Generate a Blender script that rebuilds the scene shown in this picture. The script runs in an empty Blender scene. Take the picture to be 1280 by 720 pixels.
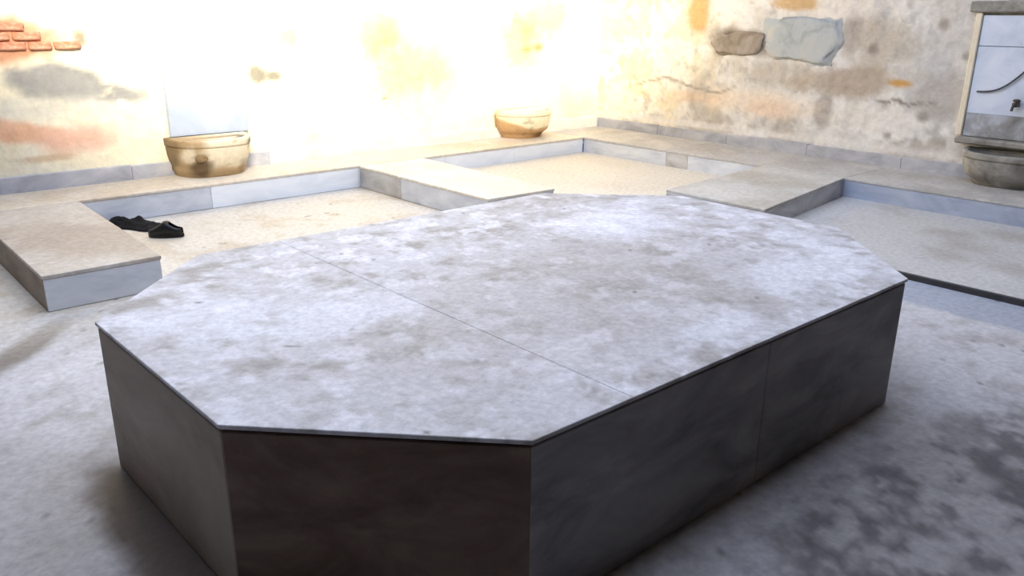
import bpy, bmesh, math, random
import numpy as np
from mathutils import Vector, Matrix

random.seed(4)
S = bpy.context.scene
COL = S.collection

# ------------------------------------------------------------------ camera
YAW, PITCH, ROLL, FPX = 0.842498732, -0.323186602, 0.00988689, 1018.2785
cam_d = bpy.data.cameras.new('camera')
cam = bpy.data.objects.new('camera', cam_d)
COL.objects.link(cam)
fw = Vector((math.cos(YAW) * math.cos(PITCH), math.sin(YAW) * math.cos(PITCH), math.sin(PITCH)))
rt = Vector((math.sin(YAW), -math.cos(YAW), 0))
up = rt.cross(fw)
r_ = rt * math.cos(ROLL) + up * math.sin(ROLL)
u_ = -rt * math.sin(ROLL) + up * math.cos(ROLL)
M = Matrix((r_, u_, -fw)).transposed().to_4x4()
M.translation = Vector((0, 0, 1.65))
cam.matrix_world = M
cam_d.sensor_width = 36
cam_d.lens = 36 * FPX / 1280
cam_d.clip_start = 0.05
S.camera = cam

# ------------------------------------------------------------------ light
WORLD_STRENGTH = 3.5
SUN_STRENGTH = 14.0
w = bpy.data.worlds.new('sky')
S.world = w
w.use_nodes = True
bg = w.node_tree.nodes['Background']
bg.inputs['Color'].default_value = (0.70, 0.79, 1.0, 1)
bg.inputs['Strength'].default_value = WORLD_STRENGTH
# hazy sun falling steeply through the roof opening on to the back wall
sd = bpy.data.lights.new('sun', 'SUN')
sd.energy = SUN_STRENGTH
sd.angle = math.radians(16)
sd.color = (1.0, 0.93, 0.78)
so = bpy.data.objects.new('sun', sd)
COL.objects.link(so)
SUN_DIR = Vector((0.45, 1.0, -0.57)).normalized()
so.rotation_euler = SUN_DIR.to_track_quat('-Z', 'Y').to_euler()
so.location = (0, 0, 8)
# roof opening: x0, x1, y0, y1 ; ceiling height
OX0, OX1, OY0, OY1, CZ = -0.5, 6.8, 1.4, 6.9, 4.0
# portal helps the sampler find the sky through the opening
pd = bpy.data.lights.new('sky_portal', 'AREA')
pd.shape = 'RECTANGLE'
pd.size, pd.size_y = OX1 - OX0, OY1 - OY0
pd.cycles.is_portal = True
po = bpy.data.objects.new('sky_portal', pd)
COL.objects.link(po)
po.location = ((OX0 + OX1) / 2, (OY0 + OY1) / 2, CZ + 0.36)

S.view_settings.view_transform = 'Standard'
S.view_settings.look = 'None'
S.view_settings.gamma = 1
S.view_settings.use_curve_mapping = False
S.view_settings.exposure = 0.0
S.cycles.max_bounces = 8
S.cycles.diffuse_bounces = 5

# ------------------------------------------------------------------ helpers
def lin(c):
    return tuple((v / 255 / 12.92) if v / 255 <= 0.04045 else ((v / 255 + 0.055) / 1.055) ** 2.4 for v in c)

def L(*c):
    return np.array(lin(c))

_T = np.random.RandomState(7).rand(64, 64, 64)
def vnoise(p):
    i = np.floor(p).astype(int)
    f = p - i
    f = f * f * (3 - 2 * f)
    out = 0
    for a in (0, 1):
        for b in (0, 1):
            for c in (0, 1):
                wgt = (f[:, 0] if a else 1 - f[:, 0]) * (f[:, 1] if b else 1 - f[:, 1]) * (f[:, 2] if c else 1 - f[:, 2])
                out = out + wgt * _T[(i[:, 0] + a) % 64, (i[:, 1] + b) % 64, (i[:, 2] + c) % 64]
    return out

def fbm(p, s, octv=4, seed=0.0, gain=0.55):
    """0..1 fractal value noise of Nx3 points at frequency s"""
    a, t, n, q = 1.0, 0.0, 0.0, p * s + seed * 17.31 + 100
    for k in range(octv):
        t = t + a * vnoise(q)
        n += a
        a *= gain
        q = q * 2.03 + 5.7
    return t / n

def sstep(a, b, x):
    t = np.clip((x - a) / (b - a), 0, 1)
    return t * t * (3 - 2 * t)

def mixc(c, col, f):
    return c * (1 - f[:, None]) + np.asarray(col)[None, :] * f[:, None]

def patch(u, v, cu, cv, ru, rv, wob, soft=0.35, rot=0.0, amp=0.6):
    """soft ragged elliptical mask"""
    du, dv = u - cu, v - cv
    if rot:
        c, s = math.cos(rot), math.sin(rot)
        du, dv = du * c + dv * s, -du * s + dv * c
    d = np.sqrt((du / ru) ** 2 + (dv / rv) ** 2) + (wob - 0.5) * 2 * amp
    return 1 - sstep(1 - soft, 1 + soft, d)

def rpatch(u, v, u0, u1, v0, v1, wob, soft=0.05, amp=0.1):
    """ragged rectangular mask"""
    d = np.minimum(np.minimum(u - u0, u1 - u), np.minimum(v - v0, v1 - v)) + (wob - 0.5) * 2 * amp
    return sstep(-soft, soft, d)

def nodes(m):
    m.use_nodes = True
    return m.node_tree.nodes, m.node_tree.links

def paint_mat(name, rough=0.6, grain=0.12, gscale=18.0, bump=0.25, bscale=30.0, bdist=0.006, spec=0.4):
    """albedo from the mesh's own 'Col' attribute, times fine procedural grain, with fine relief"""
    m = bpy.data.materials.new(name)
    n, l = nodes(m)
    b = n['Principled BSDF']
    at = n.new('ShaderNodeAttribute'); at.attribute_name = 'Col'
    tc = n.new('ShaderNodeTexCoord')
    nz = n.new('ShaderNodeTexNoise'); nz.inputs['Scale'].default_value = gscale
    nz.inputs['Detail'].default_value = 5; nz.inputs['Roughness'].default_value = 0.65
    l.new(tc.outputs['Object'], nz.inputs['Vector'])
    mr = n.new('ShaderNodeMapRange')
    mr.inputs['From Min'].default_value = 0.3; mr.inputs['From Max'].default_value = 0.7
    mr.inputs['To Min'].default_value = 1 - grain; mr.inputs['To Max'].default_value = 1 + grain
    l.new(nz.outputs['Fac'], mr.inputs['Value'])
    vm = n.new('ShaderNodeVectorMath'); vm.operation = 'SCALE'
    l.new(at.outputs['Color'], vm.inputs[0]); l.new(mr.outputs['Result'], vm.inputs['Scale'])
    l.new(vm.outputs['Vector'], b.inputs['Base Color'])
    n2 = n.new('ShaderNodeTexNoise'); n2.inputs['Scale'].default_value = bscale
    n2.inputs['Detail'].default_value = 6
    l.new(tc.outputs['Object'], n2.inputs['Vector'])
    bp = n.new('ShaderNodeBump'); bp.inputs['Strength'].default_value = bump; bp.inputs['Distance'].default_value = bdist
    l.new(n2.outputs['Fac'], bp.inputs['Height']); l.new(bp.outputs['Normal'], b.inputs['Normal'])
    b.inputs['Roughness'].default_value = rough
    b.inputs['Specular IOR Level'].default_value = spec
    return m

def noise_mat(name, c1, c2, c3=None, scale=2.5, stretch=(1, 1, 1), rough=0.5, bump=0.2, bscale=25.0, spec=0.4, bdist=0.005):
    """two or three sRGB tones mixed by stretched noise"""
    m = bpy.data.materials.new(name)
    n, l = nodes(m)
    b = n['Principled BSDF']
    tc = n.new('ShaderNodeTexCoord')
    mp = n.new('ShaderNodeMapping'); mp.inputs['Scale'].default_value = stretch
    l.new(tc.outputs['Object'], mp.inputs['Vector'])
    nz = n.new('ShaderNodeTexNoise'); nz.inputs['Scale'].default_value = scale
    nz.inputs['Detail'].default_value = 7; nz.inputs['Roughness'].default_value = 0.62; nz.inputs['Distortion'].default_value = 0.6
    l.new(mp.outputs['Vector'], nz.inputs['Vector'])
    cr = n.new('ShaderNodeValToRGB')
    cr.color_ramp.elements[0].position = 0.33; cr.color_ramp.elements[0].color = (*lin(c1), 1)
    cr.color_ramp.elements[1].position = 0.68; cr.color_ramp.elements[1].color = (*lin(c3 or c2), 1)
    if c3:
        e = cr.color_ramp.elements.new(0.5); e.color = (*lin(c2), 1)
    l.new(nz.outputs['Fac'], cr.inputs['Fac']); l.new(cr.outputs['Color'], b.inputs['Base Color'])
    n2 = n.new('ShaderNodeTexNoise'); n2.inputs['Scale'].default_value = bscale; n2.inputs['Detail'].default_value = 5
    l.new(tc.outputs['Object'], n2.inputs['Vector'])
    bp = n.new('ShaderNodeBump'); bp.inputs['Strength'].default_value = bump; bp.inputs['Distance'].default_value = bdist
    l.new(n2.outputs['Fac'], bp.inputs['Height']); l.new(bp.outputs['Normal'], b.inputs['Normal'])
    b.inputs['Roughness'].default_value = rough
    b.inputs['Specular IOR Level'].default_value = spec
    return m

def link_mesh(name, me, mat, parent=None, smooth=False):
    o = bpy.data.objects.new(name, me)
    COL.objects.link(o)
    if mat: me.materials.append(mat)
    if parent: o.parent = parent
    if smooth:
        for p in me.polygons: p.use_smooth = True
    return o

def from_bm(name, bm, mat, parent=None, smooth=False):
    bmesh.ops.recalc_face_normals(bm, faces=bm.faces)
    me = bpy.data.meshes.new(name)
    bm.to_mesh(me); bm.free()
    return link_mesh(name, me, mat, parent, smooth)

def paint(me, fn):
    co = np.empty(len(me.vertices) * 3); me.vertices.foreach_get('co', co); co = co.reshape(-1, 3)
    c = np.clip(fn(co), 0.004, 0.93)
    a = me.attributes.new('Col', 'FLOAT_COLOR', 'POINT')
    a.data.foreach_set('color', np.concatenate([c, np.ones((len(c), 1))], 1).astype(np.float32).ravel())

def struct(o, label=None):
    o['kind'] = 'structure'
    if label: o['label'] = label
    return o

def thing(name, label, cat, loc=(0, 0, 0), rotz=0, group=None):
    o = bpy.data.objects.new(name, None)
    COL.objects.link(o)
    o.location = loc; o.rotation_euler = (0, 0, rotz); o.empty_display_size = 0.1
    o['label'] = label; o['category'] = cat
    if group: o['group'] = group
    return o

def tag(o, label, cat, group=None):
    o['label'] = label; o['category'] = cat
    if group: o['group'] = group
    return o

def clip_poly(poly, axis, val, keep_less):
    out = []
    for i in range(len(poly)):
        a, b = poly[i], poly[(i + 1) % len(poly)]
        ia = (a[axis] <= val) == keep_less or a[axis] == val
        ib = (b[axis] <= val) == keep_less or b[axis] == val
        if ia: out.append(a)
        if ia != ib:
            t = (val - a[axis]) / (b[axis] - a[axis])
            out.append((a[0] + (b[0] - a[0]) * t, a[1] + (b[1] - a[1]) * t))
    return out

def rect_clip(poly, x0, x1, y0, y1):
    for ax, v, kl in ((0, x0, False), (0, x1, True), (1, y0, False), (1, y1, True)):
        poly = clip_poly(poly, ax, v, kl)
        if len(poly) < 3: return []
    return poly

def prism_bm(poly, z0, z1, bevel=0.004, cell=None):
    bm = bmesh.new()
    vs = [bm.verts.new((x, y, z0)) for x, y in poly]
    f = bm.faces.new(vs)
    r = bmesh.ops.extrude_face_region(bm, geom=[f])
    for v in r['geom']:
        if isinstance(v, bmesh.types.BMVert): v.co.z = z1
    bmesh.ops.recalc_face_normals(bm, faces=bm.faces)
    if bevel:
        bmesh.ops.bevel(bm, geom=list(bm.edges), offset=bevel, segments=1, affect='EDGES', profile=0.5)
    if cell:
        xs = [v.co.x for v in bm.verts]; ys = [v.co.y for v in bm.verts]
        for ax, lo, hi in ((0, min(xs), max(xs)), (1, min(ys), max(ys))):
            k = int((hi - lo) / cell)
            for i in range(1, k):
                pl = [0, 0, 0]; pl[ax] = lo + (hi - lo) * i / k
                no = [0, 0, 0]; no[ax] = 1
                bmesh.ops.bisect_plane(bm, geom=list(bm.verts) + list(bm.edges) + list(bm.faces), plane_co=pl, plane_no=no, dist=1e-5)
    return bm

def box_bm(x0, x1, y0, y1, z0, z1, bevel=0.0):
    return prism_bm([(x0, y0), (x1, y0), (x1, y1), (x0, y1)], z0, z1, bevel)

def inset_poly(poly, d):
    """shrink a convex counter-clockwise polygon by d"""
    n = len(poly); lines = []
    for i in range(n):
        a, b = Vector(poly[i]), Vector(poly[(i + 1) % n])
        t = (b - a).normalized(); nrm = Vector((-t.y, t.x))
        lines.append((a + nrm * d, t))
    out = []
    for i in range(n):
        p, t = lines[i - 1]; q, s = lines[i]
        den = t.x * s.y - t.y * s.x
        k = ((q.x - p.x) * s.y - (q.y - p.y) * s.x) / den
        r = p + t * k
        out.append((r.x, r.y))
    return out

def side_slab_bm(a, b, z0, z1, th, gap=0.0012, bevel=0.003):
    """upright slab along the edge a->b, its outer face on the edge, body to the left"""
    a, b = Vector(a), Vector(b)
    t = (b - a).normalized(); nrm = Vector((-t.y, t.x))
    a2, b2 = a + t * gap, b - t * gap
    poly = [tuple(a2), tuple(b2), tuple(b2 + nrm * th), tuple(a2 + nrm * th)]
    return prism_bm(poly, z0, z1, bevel)

def split_edge(a, b, fr):
    pts = [0.0] + list(fr) + [1.0]
    a, b = Vector(a), Vector(b)
    return [(tuple(a.lerp(b, pts[i])), tuple(a.lerp(b, pts[i + 1]))) for i in range(len(pts) - 1)]

# ------------------------------------------------------------------ materials
M_PLASTER = paint_mat('old_lime_plaster', rough=0.9, grain=0.10, gscale=14, bump=0.45, bscale=16, bdist=0.02, spec=0.2)
M_FLOOR = paint_mat('worn_marble_floor', rough=0.55, grain=0.18, gscale=26, bump=0.22, bscale=30, spec=0.35)
M_TOP = paint_mat('worn_marble_platform_top', rough=0.6, grain=0.2, gscale=38, bump=0.2, bscale=34, spec=0.35)
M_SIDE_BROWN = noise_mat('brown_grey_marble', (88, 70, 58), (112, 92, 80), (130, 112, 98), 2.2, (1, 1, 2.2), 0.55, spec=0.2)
M_SIDE_GREY = noise_mat('dark_grey_marble', (112, 108, 108), (140, 136, 136), (160, 156, 154), 2.0, (1, 1, 2.6), 0.5, spec=0.25)
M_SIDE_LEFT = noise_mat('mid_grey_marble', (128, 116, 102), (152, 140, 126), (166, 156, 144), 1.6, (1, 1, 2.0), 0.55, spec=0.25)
M_RISER = noise_mat('bluish_white_marble', (186, 190, 200), (206, 209, 216), (222, 224, 228), 2.4, (1, 1, 3), 0.4)
M_RISER_G = noise_mat('grey_veined_marble', (150, 148, 146), (180, 178, 176), (202, 202, 202), 2.2, (1, 1, 3), 0.45)
M_RISER_SHADE = noise_mat('shaded_brown_marble', (112, 98, 86), (132, 118, 106), (150, 138, 128), 2.2, (1, 1, 2), 0.55)  # left bench's side face: its shade is put into this darker brown
M_LEDGE = noise_mat('beige_marble', (176, 162, 146), (198, 186, 170), (210, 202, 190), 1.8, (1, 1, 1), 0.55)
M_SKIRT = noise_mat('grey_skirting_marble', (150, 150, 156), (176, 176, 182), (198, 196, 196), 2.6, (1, 1, 2), 0.5)
M_SKIRT_W = noise_mat('cream_skirting_marble', (206, 200, 190), (222, 216, 204), (234, 230, 222), 2.6, (1, 1, 2), 0.5)
M_DARKWALL = noise_mat('dark_unseen_plaster', (70, 64, 58), (92, 84, 76), (108, 100, 92), 0.8, (1, 1, 1), 0.9, spec=0.1)  # unseen walls and ceiling, kept dark to limit bounced light

# ------------------------------------------------------------------ room
BY, RX, LX, FY = 7.72, 8.43, -3.6, -2.7       # plaster faces
ZB = 0.217                                    # bench / ledge top

def floor_color(p):
    x, y = p[:, 0], p[:, 1]
    n1 = fbm(p, 1.1, 5, 1); n2 = fbm(p, 3.6, 5, 2); n3 = fbm(p, 11.0, 4, 3)
    c = np.tile(L(192, 190, 193), (len(p), 1))
    c = mixc(c, L(156, 151, 149), sstep(0.45, 0.66, n2 * .6 + n3 * .4) * 0.75)
    c = mixc(c, L(212, 211, 214), sstep(0.52, 0.66, n1 * .5 + n2 * .5) * 0.6)
    # smooth blue-grey strip in front of the raised right recess floor
    m = sstep(4.93, 5.02, x + (n2 - .5) * .12) * (1 - sstep(3.3, 3.6, y))
    c = mixc(c, L(158, 164, 178), m * 0.9)
    # dark worn stain right of the platform
    m = patch(x, y, 2.75, 0.55, 1.15, 0.68, n1 * 0.5 + n2 * 0.5, 0.3)
    c = mixc(c, L(136, 130, 126), m * 0.75)
    c = mixc(c, L(84, 80, 82), m * sstep(0.40, 0.60, n2 * 0.25 + n3 * 0.4 + .35 * fbm(p, 19, 3, 6)) * 0.9)
    # brownish staining near the viewer on the left, dark damp gutter mark by the left bench
    m = patch(x, y, 0.25, 2.9, 0.35, 0.8, n2, 0.4)
    c = mixc(c, L(158, 153, 152), m * 0.6)
    m = patch(x, y, 0.76, 4.62, 0.50, 0.085, n2, 0.5, rot=0.87)
    c = mixc(c, L(104, 94, 84), m * 0.85)
    # dirt and painted-in shading at the foot of the platform, left side
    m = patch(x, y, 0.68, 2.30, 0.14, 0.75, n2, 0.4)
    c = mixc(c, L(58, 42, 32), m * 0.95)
    # warm cream recess floor at the back left
    m = sstep(4.3, 5.2, y)
    c = mixc(c, L(212, 204, 190), m * 0.75)
    c = mixc(c, L(186, 170, 146), m * sstep(0.5, 0.64, n2) * 0.5)
    # scattered dark specks
    c = mixc(c, L(84, 78, 74), sstep(0.80, 0.86, fbm(p, 20, 2, 9)) * 0.7)
    return c

def grid_obj(name, fn_pos, nu, nv, mat, col_fn):
    us, vs = np.meshgrid(np.linspace(0, 1, nu), np.linspace(0, 1, nv), indexing='ij')
    P = fn_pos(us.ravel(), vs.ravel())
    idx = np.arange(nu * nv).reshape(nu, nv)
    q = np.stack([idx[:-1, :-1], idx[1:, :-1], idx[1:, 1:], idx[:-1, 1:]], -1).reshape(-1, 4)
    me = bpy.data.meshes.new(name)
    me.from_pydata(P.tolist(), [], q.tolist())
    me.update()
    o = link_mesh(name, me, mat, None, True)
    paint(me, col_fn)
    return o

def floor_pos(u, v):
    x = LX + u * (RX - LX); y = FY + v * (BY - FY)
    z = (fbm(np.stack([x, y, 0 * x], 1), 2.0, 3, 5) - 0.5) * 0.006 - 0.003
    return np.stack([x, y, z], 1)
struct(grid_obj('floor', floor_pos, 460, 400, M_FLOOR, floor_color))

def raised_color(p):
    x, y = p[:, 0], p[:, 1]
    n1 = fbm(p, 1.0, 5, 11); n2 = fbm(p, 3.0, 5, 12)
    c = np.tile(L(190, 188, 186), (len(p), 1))
    c = mixc(c, L(160, 152, 144), sstep(0.42, 0.66, n2) * 0.7)
    c = mixc(c, L(206, 204, 204), sstep(0.5, 0.66, n1) * 0.5)
    c = mixc(c, L(216, 208, 194), sstep(3.9, 4.6, y) * 0.75)
    return c

# raised recess floors (a few centimetres proud of the main floor) : flagstones are parts
ZR = 0.038
def raised(name, polys, label):
    e = struct(bpy.data.objects.new(name, None)); COL.objects.link(e); e['label'] = label
    for poly in polys:
        o = from_bm('slab', prism_bm(inset_poly(poly, 0.001), -0.03, ZR + random.uniform(-.001, .001), 0.004, 0.10), M_FLOOR, e)
        paint(o.data, raised_color)
    return e
polys = []
ys = [-2.6, -0.6, 3.36]
xs = [5.46, 7.46]
for i in range(2):
    for j in range(1):
        polys.append([(xs[j], ys[i]), (xs[j + 1], ys[i]), (xs[j + 1], ys[i + 1] + (0.27 if i == 1 else 0)), (xs[j], ys[i + 1] + (0.01 if i == 1 else 0))])
raised('floor_right', polys, 'slightly raised marble floor of the right recess')
M_EDGE = noise_mat('dark_edge_stone', (48, 46, 48), (66, 64, 66), None, 6, (1, 1, 1), 0.7)  # darker tone for the riser of the raised floor
from_bm('edge_strip', box_bm(5.43, 5.459, -2.6, 3.36, -0.03, ZR - .002, .003), M_EDGE, bpy.data.objects['floor_right'])['label'] = 'dark edge strip'
raised('floor_corner', [[(4.96, 5.0), (6.2, 4.45), (6.2, 7.05), (4.96, 7.05)], [(6.2, 4.45), (7.46, 4.53), (7.46, 7.05), (6.2, 7.05)],
                        ], 'raised marble floor of the corner recess')

def back_wall_color(p):
    u, z = p[:, 0], p[:, 2]
    q = np.stack([u, 0 * u, z], 1)
    n1 = fbm(q, 1.3, 5, 21); n2 = fbm(q, 4.0, 5, 22); n3 = fbm(q, 10, 4, 23)
    wob = n2 * 0.6 + n3 * 0.4
    c = np.tile(L(236, 224, 194), (len(p), 1))
    c = mixc(c, L(240, 216, 160), sstep(0.52, 0.68, n1) * 0.55)
    c = mixc(c, L(226, 220, 206), sstep(0.5, 0.7, n2) * 0.35)
    # yellow rim of the overexposed glare, painted into the plaster colour
    for cu, cv, ru, rv in ((5.35, 1.1, .55, .4), (4.95, 1.45, .35, .25), (6.95, 1.35, .35, .3), (7.4, 1.65, .6, .25), (3.9, 1.42, .14, .12)):
        c = mixc(c, L(240, 196, 70), patch(u, z, cu, cv, ru, rv, wob, 0.6) * 0.6)
    # exposed brick, upper left
    m = patch(u, z, 1.45, 1.42, .40, .17, wob, 0.3)
    c = mixc(c, L(206, 142, 104), m * 0.9)
    # grey cement repair
    m = np.maximum(patch(u, z, 1.82, 1.08, .36, .15, wob, 0.25, -0.10), patch(u, z, 2.2, 0.98, .32, .09, wob, 0.3, -0.16) * sstep(0.42, 0.55, n3))
    c = mixc(c, L(142, 140, 136), m * 0.9)
    c = mixc(c, L(206, 200, 186), patch(u, z, 1.6, 0.88, .6, .09, wob, 0.4) * 0.6)
    # salmon patches below
    c = mixc(c, L(218, 160, 124), patch(u, z, 1.5, 0.69, .5, .09, wob, 0.35, -0.20) * 0.8)
    c = mixc(c, L(226, 182, 160), patch(u, z, 1.85, 0.6, .3, .12, wob, 0.4) * 0.7)
    c = mixc(c, L(206, 178, 144), patch(u, z, 1.62, 0.47, .22, .03, wob, 0.5) * 0.8)
    # dark chips
    m = np.maximum(patch(u, z, 3.55, 1.08, .10, .10, wob, 0.4), patch(u, z, 3.72, 1.06, .09, .045, wob, 0.5))
    c = mixc(c, L(110, 104, 92), m * 0.85)
    for cu, cv, ru, rv in ((7.28, 1.27, .10, .05), (7.1, 1.25, .09, .03), (2.02, 1.42, .05, .07), (5.0, 0.78, .04, .02)):
        c = mixc(c, L(120, 108, 84), patch(u, z, cu, cv, ru, rv, wob, 0.5) * 0.8)
    return c

def right_wall_color(p):
    v, z = p[:, 1], p[:, 2]
    q = np.stack([0 * v, v, z], 1)
    n1 = fbm(q, 1.3, 5, 31); n2 = fbm(q, 4.0, 5, 32); n3 = fbm(q, 11, 4, 33)
    wob = n2 * 0.6 + n3 * 0.4
    c = np.tile(L(212, 206, 198), (len(p), 1))
    c = mixc(c, L(238, 220, 182), sstep(5.0, 7.0, v) * 0.85)
    c = mixc(c, L(232, 227, 220), sstep(0.5, 0.58, n2) * 0.65)
    c = mixc(c, L(168, 156, 142), sstep(0.52, 0.6, n1) * 0.55)
    c = mixc(c, L(160, 152, 142), sstep(0.58, 0.68, n3) * 0.4)
    c = mixc(c, L(186, 170, 148), patch(v, z, 4.9, 1.05, .45, .14, wob, .3) * .5)
    c = mixc(c, L(198, 194, 190), patch(v, z, 3.3, 1.2, .35, .6, wob, .3) * .6)
    c = mixc(c, L(236, 232, 226), patch(v, z, 3.65, .62, .45, .14, n3, .2, 0, .9) * .8)
    # brown bare render zones
    c = mixc(c, L(172, 154, 134), patch(v, z, 4.2, 1.02, .55, .15, wob, 0.4, -0.1) * 0.8)
    c = mixc(c, L(178, 164, 144), patch(v, z, 3.9, 1.45, .3, .25, wob, 0.5) * 0.6)
    c = mixc(c, L(170, 160, 150), patch(v, z, 4.45, 0.68, .11, .20, wob, 0.3) * 0.85)
    c = mixc(c, L(176, 168, 160), patch(v, z, 3.2, 0.95, .3, .22, wob, 0.4) * 0.7)
    # pale plaster
    c = mixc(c, L(232, 222, 208), patch(v, z, 4.6, 1.75, .5, .14, wob, 0.35) * 0.8)
    c = mixc(c, L(226, 218, 208), patch(v, z, 3.9, 0.66, .5, .12, wob, 0.4) * 0.7)
    c = mixc(c, L(234, 214, 190), patch(v, z, 5.3, 0.72, .8, .14, wob, 0.4) * 0.7)
    c = mixc(c, L(228, 196, 170), patch(v, z, 5.05, 0.68, .35, .10, wob, 0.5) * 0.5)
    c = mixc(c, L(228, 190, 150), patch(v, z, 6.3, 0.72, .45, .08, wob, 0.5) * 0.5)
    # ochre stains
    c = mixc(c, L(206, 160, 96), patch(v, z, 6.15, 1.72, .16, .22, wob, 0.35) * 0.85)
    c = mixc(c, L(204, 164, 108), patch(v, z, 4.95, 1.80, .28, .08, wob, 0.3) * 0.85)
    c = mixc(c, L(200, 150, 72), patch(v, z, 3.68, 1.04, .13, .035, wob, 0.4) * 0.95)
    # grey-brown render next to the grey stone
    c = mixc(c, L(150, 138, 124), patch(v, z, 5.55, 1.40, .42, .13, wob, 0.35, 0.15) * 0.9)
    c = mixc(c, L(110, 98, 88), patch(v, z, 5.66, 1.42, .26, .08, wob, 0.3) * 0.9)
    c = mixc(c, L(160, 146, 132), patch(v, z, 4.25, 1.45, .10, .22, wob, 0.4) * 0.6)
    # cracks / chips
    zc = 0.85 + 0.05 * np.sin(v * 5) + (n2 - 0.5) * 0.12
    c = mixc(c, L(150, 134, 118), (1 - sstep(0.004, 0.022, np.abs(z - zc))) * sstep(5.4, 5.8, v) * (1 - sstep(6.9, 7.2, v)) * 0.8)
    zc = 0.86 - (v - 3.6) * 0.02 + (n2 - 0.5) * 0.15
    c = mixc(c, L(126, 112, 100), (1 - sstep(0.004, 0.02, np.abs(z - zc))) * sstep(3.25, 3.4, v) * (1 - sstep(3.8, 4.1, v)) * 0.8)
    for cu, cv, r in ((3.72, 0.52, .04), (3.4, 0.74, .05), (3.1, 1.32, .04), (4.0, 1.36, .05), (3.35, 1.6, .06)):
        c = mixc(c, L(140, 128, 116), patch(v, z, cu, cv, r, r, wob, 0.5) * 0.7)
    # white lime line just over the skirting
    c = mixc(c, L(232, 226, 218), (1 - sstep(0.02, 0.06, np.abs(z - 0.39 - (n2 - .5) * .06))) * 0.7)
    return c

WZ = 4.2
def back_pos(u, v):
    x = LX - .2 + u * (RX - LX + .4); z = -0.05 + np.where(v < 0.8, v / 0.8 * 2.1, 2.1 + (v - 0.8) / 0.2 * (WZ - 2.05))
    q = np.stack([x, 0 * x, z], 1)
    y = BY - (fbm(q, 1.6, 4, 41) - 0.5) * 0.05 - (fbm(q, 7, 3, 42) - 0.5) * 0.018
    return np.stack([x, y, z], 1)
def right_pos(u, v):
    y = FY - .2 + u * (BY - FY + .4); z = -0.05 + np.where(v < 0.8, v / 0.8 * 2.1, 2.1 + (v - 0.8) / 0.2 * (WZ - 2.05))
    q = np.stack([0 * y, y, z], 1)
    x = RX - (fbm(q, 1.6, 4, 43) - 0.5) * 0.06 - (fbm(q, 6, 3, 44) - 0.5) * 0.03
    return np.stack([x, y, z], 1)
wall_back = struct(grid_obj('wall_back', back_pos, 420, 100, M_PLASTER, back_wall_color))
wall_right = struct(grid_obj('wall_right', right_pos, 380, 100, M_PLASTER, right_wall_color))

struct(from_bm('wall_left', box_bm(LX - 0.3, LX, FY, BY, -0.05, WZ), M_DARKWALL))
struct(from_bm('wall_front', box_bm(LX - 0.3, RX + 0.3, FY - 0.3, FY, -0.05, WZ), M_DARKWALL))
# ceiling with the roof opening, thick edge
bm = bmesh.new()
def ring(z):
    o = [bm.verts.new((x, y, z)) for x, y in ((LX - .3, FY - .3), (RX + .3, FY - .3), (RX + .3, BY + .3), (LX - .3, BY + .3))]
    i = [bm.verts.new((x, y, z)) for x, y in ((OX0, OY0), (OX1, OY0), (OX1, OY1), (OX0, OY1))]
    for k in range(4):
        bm.faces.new((o[k], o[(k + 1) % 4], i[(k + 1) % 4], i[k]))
    return o, i
o1, i1 = ring(CZ); o2, i2 = ring(CZ + 0.35)
for k in range(4):
    bm.faces.new((o1[k], o1[(k + 1) % 4], o2[(k + 1) % 4], o2[k]))
    bm.faces.new((i1[k], i1[(k + 1) % 4], i2[(k + 1) % 4], i2[k]))
struct(from_bm('ceiling', bm, M_DARKWALL))

# exposed bricks and stones, set in the wall plaster (parts of the walls)
def stone_bm(w_, h_, d_, seed, rnd=0.25, cuts=3, taper=0.0):
    """rough block: rounded corners, ragged outline"""
    rs = random.Random(seed)
    bm = bmesh.new()
    bmesh.ops.create_cube(bm, size=1)
    bmesh.ops.subdivide_edges(bm, edges=list(bm.edges), cuts=cuts, use_grid_fill=True)
    P = np.array([v.co[:] for v in bm.verts]) * 2
    n1 = fbm(P, 1.1, 3, seed) - .5; n2 = fbm(P, 2.3, 3, seed + 40) - .5
    for v, p, a, b in zip(bm.verts, P, n1, n2):
        k = 1 - rnd * 0.18 * (abs(p[0] * p[1]) + abs(p[1] * p[2]) + abs(p[0] * p[2])) + rnd * a * 1.2
        v.co = Vector((p[0] * w_ / 2 * k * (1 - taper * (1 - p[2]) / 2), p[1] * d_ / 2 * (1 + b * .5), p[2] * h_ / 2 * (k + rnd * b * .5)))
    return bm
M_BRICK = noise_mat('old_salmon_brick', (182, 112, 78), (200, 140, 108), (214, 180, 150), 9, (1, 1, 2), 0.9, 0.5, 40)
M_GREYSTONE = noise_mat('grey_cut_stone', (158, 160, 158), (180, 184, 184), (190, 188, 182), 5, (1, 1, 1), 0.85, 0.4, 30)
M_BROWNSTONE = noise_mat('brown_rubble_stone', (126, 114, 100), (152, 138, 122), (172, 160, 146), 5, (1, 1, 1), 0.9, 0.5, 30)
M_CEMENT = noise_mat('grey_cement', (132, 130, 128), (150, 148, 146), (170, 168, 162), 6, (1, 1, 1), 0.9, 0.5, 30)
k = 0
for r in range(4):
    x = 1.12 + (0.09 if r % 2 else 0)
    while x < 1.72 - r * 0.0 + (0.1 if r == 1 else 0):
        wd = random.uniform(.17, .23); k += 1
        if not (r in (0, 3) and random.random() < 0.35):
            o = from_bm('brick', stone_bm(wd - .012, .064, .06, k), M_BRICK, wall_back, True)
            o.location = (x + wd / 2, BY - 0.006, 1.30 + r * 0.076 + random.uniform(-.004, .004))
            o.rotation_euler.y = random.uniform(-.03, .03)
        x += wd
k += 7
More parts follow.
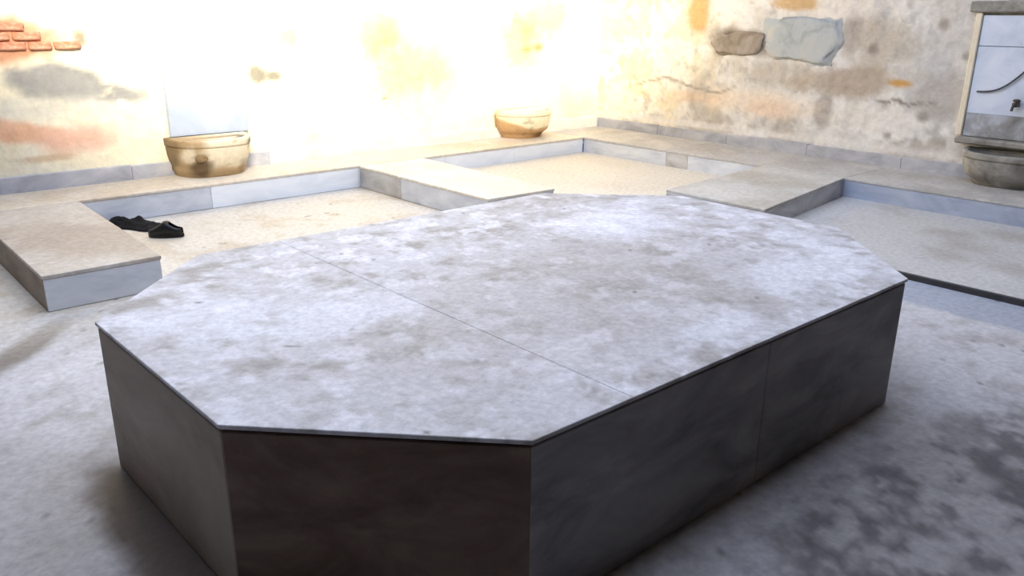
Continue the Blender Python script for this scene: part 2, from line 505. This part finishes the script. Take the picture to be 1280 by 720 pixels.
for y, z, w_, h_, m_ in ((4.80, 1.41, .90, .48, M_GREYSTONE), (5.58, 1.37, .74, .27, M_BROWNSTONE)):
    k += 1
    o = from_bm('stone', stone_bm(w_, h_, .07, k, .5, 11, .14), m_, wall_right, True)
    o.location = (RX + .004, y, z); o.rotation_euler = (random.uniform(-.05, .08), 0, math.pi / 2)

# ------------------------------------------------------------------ skirting (parts: slabs)
def skirting(name, a, b, cuts, z1, label):
    e = struct(bpy.data.objects.new(name, None)); COL.objects.link(e); e['label'] = label
    for i, (p, q) in enumerate(split_edge(a, b, cuts)):
        from_bm('slab', side_slab_bm(p, q, ZB - 0.01, z1 + random.uniform(-.012, .012), 0.06), M_SKIRT if p[0] < 3.3 or name != 'baseboard_back' else M_SKIRT_W, e)
skirting('baseboard_back', (LX, 7.67), (8.38, 7.67), (.25, .37, .49, .6, .71, .83, .92), 0.345, 'grey marble skirting along the back wall')
skirting('baseboard_right', (8.38, FY), (8.38, 7.67), (.12, .27, .4, .5, .6, .7, .8, .9), 0.335, 'grey marble skirting along the right wall')
# side_slab bodies lie left of the travel direction: back one needs +y, right one -x is wrong way round, so shift it
for o in bpy.data.objects['baseboard_right'].children:
    o.location.x += 0.06

# ------------------------------------------------------------------ platform
ZP = 0.59
OCT = [(1.31, 1.38), (3.5, 1.36), (4.12, 2.0), (4.12, 3.04), (3.5, 3.65), (1.31, 3.65), (0.70, 3.04), (0.72, 2.0)]
plat = thing('bathing_platform', 'large eight-sided marble platform in the middle of the bath floor', 'platform', (0, 0, 0))

def top_color(p):
    x, y = p[:, 0], p[:, 1]
    n1 = fbm(p, 1.6, 5, 51); n2 = fbm(p, 6.0, 5, 52); n3 = fbm(p, 15, 4, 53)
    wob = n2 * 0.7 + n3 * 0.3
    c = np.tile(L(192, 190, 194), (len(p), 1))
    c = mixc(c, L(164, 158, 154), sstep(0.42, 0.62, n1 * 0.35 + n2 * 0.4 + n3 * .25) * 0.75)
    c = mixc(c, L(140, 134, 130), sstep(0.53, 0.66, n2 * 0.45 + n3 * 0.55) * 0.6)
    c = mixc(c, L(216, 214, 220), sstep(0.53, 0.64, fbm(p, 9, 5, 55)) * 0.7)
    # browner walked-on middle, pale scrubbed edges and spots
    c = mixc(c, L(160, 151, 144), patch(x, y, 2.35, 2.15, 1.1, .6, wob, 0.5) * 0.45)
    for cu, cv, ru, rv in ((3.25, 2.85, .30, .28), (1.35, 2.55, .35, .20), (2.35, 1.55, .25, .07), (1.0, 2.85, .2, .25), (3.3, 1.7, .4, .18)):
        c = mixc(c, L(220, 219, 226), patch(x, y, cu, cv, ru, rv, wob, 0.5) * 0.55)
    c = mixc(c, L(84, 78, 74), sstep(0.83, 0.88, fbm(p, 34, 2, 57)) * 0.8)
    return c
xs = [0.6, 1.71, 4.2]; ys = [1.3, 3.7]
for j in range(1):
    for i in range(2):
        pl = rect_clip(OCT, xs[i], xs[i + 1], ys[j], ys[j + 1])
        if len(pl) < 3: continue
        pl = [pl[q] for q in range(len(pl)) if (Vector(pl[q]) - Vector(pl[q - 1])).length > 1e-4]
        o = from_bm('top_slab', prism_bm(inset_poly(pl, 0.0008), ZP - 0.014, ZP, 0.002, 0.02), M_TOP, plat)
        paint(o.data, top_color)
INN = inset_poly(OCT, 0.007)
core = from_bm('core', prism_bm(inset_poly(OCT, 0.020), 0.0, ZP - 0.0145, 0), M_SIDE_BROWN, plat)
cuts = {0: (.52,), 4: (.5,)}
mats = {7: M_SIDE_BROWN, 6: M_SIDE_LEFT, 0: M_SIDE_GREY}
for i in range(8):
    a, b = INN[i], INN[(i + 1) % 8]
    for p, q in split_edge(a, b, cuts.get(i, ())):
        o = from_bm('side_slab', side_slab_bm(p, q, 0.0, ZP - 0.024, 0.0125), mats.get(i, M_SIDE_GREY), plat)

# ------------------------------------------------------------------ benches and ledges
def bench_color(base, warm):
    def f(p):
        n1 = fbm(p, 1.5, 5, 61); n2 = fbm(p, 4.5, 5, 62)
        c = np.tile(L(*base), (len(p), 1))
        c = mixc(c, L(*warm), sstep(0.42, 0.64, n1) * 0.8)
        c = mixc(c, L(212, 206, 198), sstep(0.52, 0.68, n2) * 0.45)
        return c
    return f
def bench(name, label, top_polys, edges, base, warm, cat='bench'):
    t = thing(name, label, cat)
    for pl in top_polys:
        o = from_bm('top_slab', prism_bm(inset_poly(pl, 0.001), ZB - 0.022, ZB + random.uniform(-.001, .001), 0.003, 0.10), M_FLOOR, t)
        paint(o.data, bench_color(base, warm))
    for a, b, cuts, mat in edges:
        for i, (p, q) in enumerate(split_edge(a, b, cuts)):
            from_bm('riser_slab', side_slab_bm(p, q, 0.0, ZB - 0.023, 0.03), mat[i % len(mat)], t)
    return t
D = 0.006
M_RISER_W = noise_mat('clean_white_marble', (222, 226, 234), (234, 238, 244), (244, 246, 248), 2.0, (1, 1, 3), 0.35)
M_RISER_BLUE = noise_mat('blue_grey_marble', (150, 158, 178), (168, 176, 194), (184, 190, 204), 2.4, (1, 1, 3), 0.45)
bench('marble_bench', 'beige-topped marble bench block at the left edge with bluish front',
      [[(.93, 5.06), (1.6, 5.06), (1.63, 6.0), (.93, 6.0)], [(.93, 6.0), (1.63, 6.0), (1.65, 7.03), (.93, 7.03)]],
      [((.93 + D, 7.03), (.93 + D, 5.06 + D), (.5,), [M_RISER_SHADE]), ((.93 + D, 5.06 + D), (1.6 - D, 5.06 + D), (), [M_RISER]),
       ((1.6 - D, 5.06 + D), (1.65 - D, 7.03), (.5,), [M_RISER])], (190, 182, 172), (168, 154, 140))
bench('marble_bench', 'cream marble bench block in the middle below the small basin',
      [[(4.22, 5.04), (4.95, 5.0), (4.97, 6.05), (4.22, 6.05)], [(4.22, 6.05), (4.97, 6.05), (4.99, 7.03), (4.22, 7.03)]],
      [((4.22 + D, 7.03), (4.22 + D, 5.04 + D), (.36,), [M_RISER_G, M_RISER]), ((4.22 + D, 5.04 + D), (4.95 - D, 5.0 + D), (), [M_RISER]),
       ((4.95 - D, 5.0 + D), (4.99 - D, 7.03), (.5,), [M_RISER])], (228, 222, 208), (216, 206, 186))
bench('marble_bench', 'grey marble bench block reaching out from the right wall',
      [[(5.66, 3.37), (6.6, 3.505), (6.6, 4.43), (5.67, 4.35)], [(6.6, 3.505), (7.44, 3.63), (7.44, 4.50), (6.6, 4.43)]],
      [((5.66 + D, 4.35 - D), (5.66 + D, 3.37 + D), (), [M_RISER_G]), ((5.66 + D, 3.37 + D), (7.44, 3.63 + D), (.5,), [M_RISER_G]),
       ((7.44, 4.50 - D), (5.66 + D, 4.35 - D), (.5,), [M_RISER])], (190, 188, 184), (172, 165, 154))
xs = [LX, -2.0, -.5, .93, 2.72, 4.22, 5.3, 6.3, 7.447]
bench('wall_ledge', 'cream marble ledge running along the foot of the back wall',
      [[(xs[i], 7.04), (xs[i + 1], 7.04), (xs[i + 1], 7.67), (xs[i], 7.67)] for i in range(8)],
      [((xs[i], 7.04 + D), (xs[i + 1], 7.04 + D), (), [M_RISER if i < 4 else M_RISER_W]) for i in range(8)], (212, 202, 186), (192, 178, 158), 'ledge')
ys = [FY, -1.2, .3, 2.0, 3.63, 4.5, 5.45, 5.75, 7.04, 7.67]
bench('wall_ledge', 'grey marble ledge running along the foot of the right wall',
      [[(7.445, ys[i]), (8.38, ys[i]), (8.38, ys[i + 1]), (7.445, ys[i + 1])] for i in range(9)],
      [((7.445 + D, ys[i + 1]), (7.445 + D, ys[i]), (), [M_RISER_G if i == 6 else M_RISER if i > 4 else M_RISER_BLUE]) for i in range(8)], (186, 183, 180), (166, 161, 155), 'ledge')

# ------------------------------------------------------------------ marble wash basins
def basin(label, loc, rotz, w_, d_, h_, mat_bowl, mat_rim, kind=0, power=2.6, foot=0.70):
    """half-round trough against the wall: local +y is into the wall, the bowl bulges to -y"""
    t = thing('wash_basin', label, 'basin', loc, rotz, None)
    N = 28
    def outline(k, dk, z, bm):
        vs = []
        for i in range(N + 1):
            a = math.pi * i / N
            c, s = math.cos(a), math.sin(a)
            vs.append(bm.verts.new((-w_ / 2 * k * math.copysign(abs(c) ** (2 / power), c), -d_ * dk * abs(s) ** (2 / power), z)))
        return vs
    def loft(rings, name, mat, cap0, cap1, cav=0):
        bm = bmesh.new()
        fine = []
        for A, B in zip(rings, rings[1:]):
            fine += [tuple(A[q] + (B[q] - A[q]) * s_ / 3 for q in range(3)) for s_ in range(3)]
        R = [outline(k, dk, z, bm) for k, dk, z in fine + [rings[-1]]]
        for row in R[cav * 3:] if cav else []:
            for v in row: v.co.y -= .045
        for A, B in zip(R, R[1:]):
            for i in range(N):
                bm.faces.new((A[i], A[i + 1], B[i + 1], B[i]))
            bm.faces.new((A[N], A[0], B[0], B[N]))
        if cap0: bm.faces.new(list(reversed(R[0])))
        if cap1: bm.faces.new(R[-1])
        return from_bm(name, bm, mat, t, True)
    hr = h_ * 0.80
    loft([(foot, foot * .92, 0), (foot * 1.02, foot * .95, h_ * .04), (foot * 1.08, foot * 1.02, h_ * .15), (.87, .85, h_ * .28), (.91, .9, h_ * .4), (.94, .935, h_ * .54), (.955, .955, h_ * .68), (.965, .965, hr)], 'bowl', mat_bowl, True, True)

    loft([(.955, .955, hr), (.985, .985, hr + .006), (.99, .99, h_ - .012), (.975, .975, h_), (.86, .80, h_), (.84, .77, h_ - .012), (.80, .70, h_ - .03), (.5, .4, h_ - .05)], 'rim', mat_rim, True, True, 4)
    if kind:
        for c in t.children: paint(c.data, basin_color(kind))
    return t
def basin_color(kind):
    def f(p):
        x, z = p[:, 0], p[:, 2]
        n1 = fbm(p, 5, 4, 71 + kind); n2 = fbm(p, 14, 4, 75)
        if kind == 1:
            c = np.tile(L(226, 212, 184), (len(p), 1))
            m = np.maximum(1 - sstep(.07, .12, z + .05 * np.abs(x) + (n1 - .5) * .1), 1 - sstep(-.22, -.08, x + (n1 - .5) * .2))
            c = mixc(c, L(164, 134, 92), m * .85)  # brown stain and shading painted together down the left and along the foot
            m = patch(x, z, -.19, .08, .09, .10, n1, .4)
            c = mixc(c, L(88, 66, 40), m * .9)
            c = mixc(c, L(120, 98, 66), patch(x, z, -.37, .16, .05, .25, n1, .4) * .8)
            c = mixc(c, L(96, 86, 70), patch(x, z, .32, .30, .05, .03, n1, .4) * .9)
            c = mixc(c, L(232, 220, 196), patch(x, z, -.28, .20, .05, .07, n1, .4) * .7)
        else:
            c = np.tile(L(232, 220, 186), (len(p), 1))
            m = 1 - sstep(-.015, .025, z - .10 - 1.0 * x * x + (n1 - .5) * .06)
            c = mixc(c, L(196, 158, 112), m)
            c = mixc(c, L(118, 86, 48), patch(x, z, .16, .03, .16, .035, n1, .4) * m * .9)
        return mixc(c, L(110, 90, 60), sstep(.62, .72, n2) * .4)
    return f
M_BASIN = paint_mat('stained_shaded_basin_marble', rough=.65, grain=.1, gscale=20, bump=.3)
M_TAN = noise_mat('tan_stained_stone', (150, 118, 78), (186, 150, 104), (206, 178, 136), 5, (1, 1, 1.5), 0.7, 0.35, 30)
M_CREAM = noise_mat('cream_marble', (212, 196, 166), (228, 214, 188), (236, 228, 208), 4, (1, 1, 1), 0.6, 0.2, 30)
M_BROWNB = noise_mat('brown_stained_stone', (96, 76, 50), (138, 112, 76), (176, 148, 108), 5, (1, 1, 1.5), 0.7, 0.4, 30)
M_GREYB = noise_mat('grey_weathered_stone', (118, 112, 104), (146, 142, 134), (172, 168, 160), 6, (1, 1, 1), 0.75, 0.4, 30)
M_LIME = noise_mat('white_limewash', (196, 204, 222), (210, 218, 234), (222, 228, 240), 3, (1, 1, 1), 0.7, 0.2, 20)
M_METAL = noise_mat('tarnished_metal', (66, 60, 54), (86, 78, 70), None, 12, (1, 1, 1), 0.5, 0.1)
M_BLACK = noise_mat('black_cloth', (14, 13, 14), (24, 23, 25), (34, 33, 36), 12, (1, 1, 1), 0.85, 0.4, 60, spec=0.2)
M_BLACKR = noise_mat('black_leather', (10, 10, 10), (16, 15, 15), None, 8, (1, 1, 1), 0.4, 0.1, 60)
M_DARKCORD = noise_mat('dark_grey_cord', (66, 68, 74), (84, 86, 92), None, 8, (1, 1, 1), 0.6, 0.1)

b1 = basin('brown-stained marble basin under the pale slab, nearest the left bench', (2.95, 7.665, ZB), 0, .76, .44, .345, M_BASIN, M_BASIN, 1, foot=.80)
b2 = basin('small tan-bottomed marble basin near the far corner of the back wall', (6.90, 7.665, ZB), 0, .74, .42, .335, M_BASIN, M_BASIN, 2)
b3 = basin('weathered grey stone basin at the right edge below the white niche', (8.375, 2.52, ZB), -math.pi / 2, .80, .44, .30, M_GREYB, M_GREYB)

# carved knob on the front of the first basin, outlets
def blob(name, loc, r, mat, parent, sc=(1, 1, 1), seg=12):
    bm = bmesh.new()
    bmesh.ops.create_uvsphere(bm, u_segments=seg, v_segments=seg // 2 + 2, radius=r)
    for v in bm.verts: v.co = Vector((v.co.x * sc[0], v.co.y * sc[1], v.co.z * sc[2]))
    o = from_bm(name, bm, mat, parent, True); o.location = loc
    return o
blob('carved_boss', (-.19, -.385, .19), .042, M_BROWNB, b1, (1.5, .6, .8))

# pale slab above the first basin
t = thing('splash_slab', 'pale bluish marble slab fixed on the back wall above the brown-stained basin', 'slab', (3.02, 7.68, .56))
M_PALE = noise_mat('pale_blue_marble', (160, 169, 184), (172, 181, 196), (184, 192, 204), 2, (1, 1, 1), 0.6, 0.15, 20)
o = from_bm('panel', box_bm(-.37, .37, -.012, .04, 0, .70, .006), M_PALE, t)

# white niche panel with stone lintel above the right basin
t = thing('niche_panel', 'white limewashed panel on the right wall above the grey basin', 'panel', (8.40, 2.55, .52), -math.pi / 2)
M_LIMEG = noise_mat('damp_grey_limewash', (128, 126, 124), (160, 160, 162), (200, 206, 216), 5, (1, 1, 1), 0.8, 0.3, 20)
for z0, z1, m_ in ((.09, .30, M_LIMEG), (.3015, .90, M_LIME), (.905, 1.17, M_LIME)):
    from_bm('panel', box_bm(-.44, .44, -.03, .06, z0, z1, .003), m_, t)
from_bm('jamb', box_bm(-.50, -.445, -.05, .06, .09, 1.19, .008), M_CREAM, t)
from_bm('lintel', box_bm(-.56, .56, -.07, .06, 1.195, 1.29, .012), M_GREYB, t)
o = from_bm('shelf', box_bm(-.46, .46, -.16, .06, .03, .085, .012), M_GREYB, t)

def tube(name, pts, r, mat, parent=None, seg=8):
    cu = bpy.data.curves.new(name, 'CURVE'); cu.dimensions = '3D'; cu.bevel_depth = r; cu.bevel_resolution = 2
    sp = cu.splines.new('NURBS'); sp.points.add(len(pts) - 1); sp.use_endpoint_u = True; sp.order_u = 3
    for p, q in zip(sp.points, pts): p.co = (*q, 1)
    tmp = bpy.data.objects.new(name, cu); COL.objects.link(tmp)
    bpy.context.view_layer.update()
    me = bpy.data.meshes.new_from_object(tmp.evaluated_get(bpy.context.evaluated_depsgraph_get()))
    bpy.data.objects.remove(tmp); bpy.data.curves.remove(cu)
    return link_mesh(name, me, mat, parent, True)
tag(tube('cable', [(8.362, 2.93, 1.02), (8.355, 2.84, 1.02), (8.35, 2.72, 1.06), (8.35, 2.60, 1.17), (8.35, 2.48, 1.32), (8.36, 2.36, 1.42)], .008, M_DARKCORD),
    'thin dark cable drooping in a curve across the white panel', 'cable')
t = thing('water_tap', 'dark metal tap on the white panel above the grey basin', 'tap', (8.37, 2.57, .93), -math.pi / 2)
o = from_bm('body', box_bm(-.02, .02, -.10, -.003, -.02, .02, .006), M_METAL, t)
blob('handle', (0, -.05, .035), .026, M_METAL, t, (1.3, 1, .6))
tube('spout', [(0, -.09, 0), (0, -.13, 0), (0, -.14, -.05)], .012, M_METAL, t)

# ------------------------------------------------------------------ black cloth and shoe on the recess floor
def cloth(name, loc, rz, w_, d_, h_, seed, label):
    nu, nv = 30, 20
    us, vs = np.meshgrid(np.linspace(-1, 1, nu), np.linspace(-1, 1, nv), indexing='ij')
    u, v = us.ravel(), vs.ravel()
    q = np.stack([u * 1.5, v * 1.2, 0 * u], 1)
    n = fbm(q, 1.3, 4, seed); n2 = fbm(q, 2.2, 3, seed + 3)
    rr = np.sqrt(u * u + v * v)
    edge = 1 - sstep(0.6, 1.0, np.maximum(abs(u), abs(v)))
    z = h_ * edge * (0.25 + 1.1 * np.abs(n - 0.5) * 4 * 0.45 + 0.55 * np.exp(-((u - .15) ** 2 / .06 + v * v / .25)))
    x = u * w_ / 2 * (1 + 0.25 * (n2 - .5)); y = v * d_ / 2 * (1 + 0.9 * (n - .5))
    N = nu * nv
    P = np.concatenate([np.stack([x, y, z + .012], 1), np.stack([x, y, 0 * z], 1)])
    idx = np.arange(N).reshape(nu, nv)
    f = np.stack([idx[:-1, :-1], idx[1:, :-1], idx[1:, 1:], idx[:-1, 1:]], -1).reshape(-1, 4)
    faces = f.tolist() + (f[:, ::-1] + N).tolist()
    bd = list(idx[:, 0]) + list(idx[-1, 1:]) + list(idx[-2::-1, -1]) + list(idx[0, -2:0:-1])
    for i in range(len(bd)):
        a, b = int(bd[i]), int(bd[(i + 1) % len(bd)])
        faces.append((b, a, a + N, b + N))
    me = bpy.data.meshes.new(name); me.from_pydata(P.tolist(), [], faces); me.update()
    o = link_mesh(name, me, M_BLACK, None, True)
    o.location = loc; o.rotation_euler.z = rz
    tag(o, label, 'cloth')
    return o
cloth('crumpled_cloth', (1.97, 6.82, 0.0), -1.05, .56, .20, .075, 3, 'crumpled black cloth lying flat on the recess floor by the left bench')

def shoe(loc, rz, label):
    t = thing('slipper', label, 'shoe', loc, rz)
    # sole outline along x (heel -, toe +)
    def out(k, z, bm, sh=0):
        vs = []
        for i in range(28):
            a = 2 * math.pi * i / 28
            c, s = math.cos(a), math.sin(a)
            wdt = .042 + .010 * c
            vs.append(bm.verts.new((c * .135 * k + sh, s * wdt * k, z)))
        return vs
    bm = bmesh.new()
    R = [out(.96, 0, bm), out(1, .006, bm), out(1, .024, bm), out(.97, .028, bm)]
    for A, B in zip(R, R[1:]):
        for i in range(28): bm.faces.new((A[i], A[(i + 1) % 28], B[(i + 1) % 28], B[i]))
    bm.faces.new(R[0][::-1]); bm.faces.new(R[-1])
    from_bm('sole', bm, M_BLACKR, t, True)
    # upper: arched vamp shell over the front, low back counter
    bm = bmesh.new()
    G = []
    for i in range(15):
        s = i / 14; x = -.125 + s * .255
        wd = (.050 if s > .5 else .040 + .02 * s) * math.sqrt(max(0.02, 1 - max(0, (s - .62) / .40) ** 2)) * math.sqrt(max(.1, 1 - max(0, (.15 - s) / .17) ** 2))
        hgt = .055 + .050 * math.exp(-((s - .45) / .22) ** 2) - .025 * max(0, (s - .75) / .25)
        row = []
        for j in range(11):
            a = math.pi * j / 10
            row.append(bm.verts.new((x, wd * math.cos(a), .022 + hgt * math.sin(a) ** .7)))
        G.append(row)
    for i in range(14):
        for j in range(10):
            if i < 5 and 3 <= j <= 6: continue
            bm.faces.new((G[i][j], G[i][j + 1], G[i + 1][j + 1], G[i + 1][j]))
    o = from_bm('upper', bm, M_BLACKR, t, True)
    md = o.modifiers.new('thickness', 'SOLIDIFY'); md.thickness = .005; md.offset = -1
    return t
shoe((2.06, 6.33, 0.0), -0.65 + math.pi, 'black slipper lying on the recess floor beside the crumpled cloth')
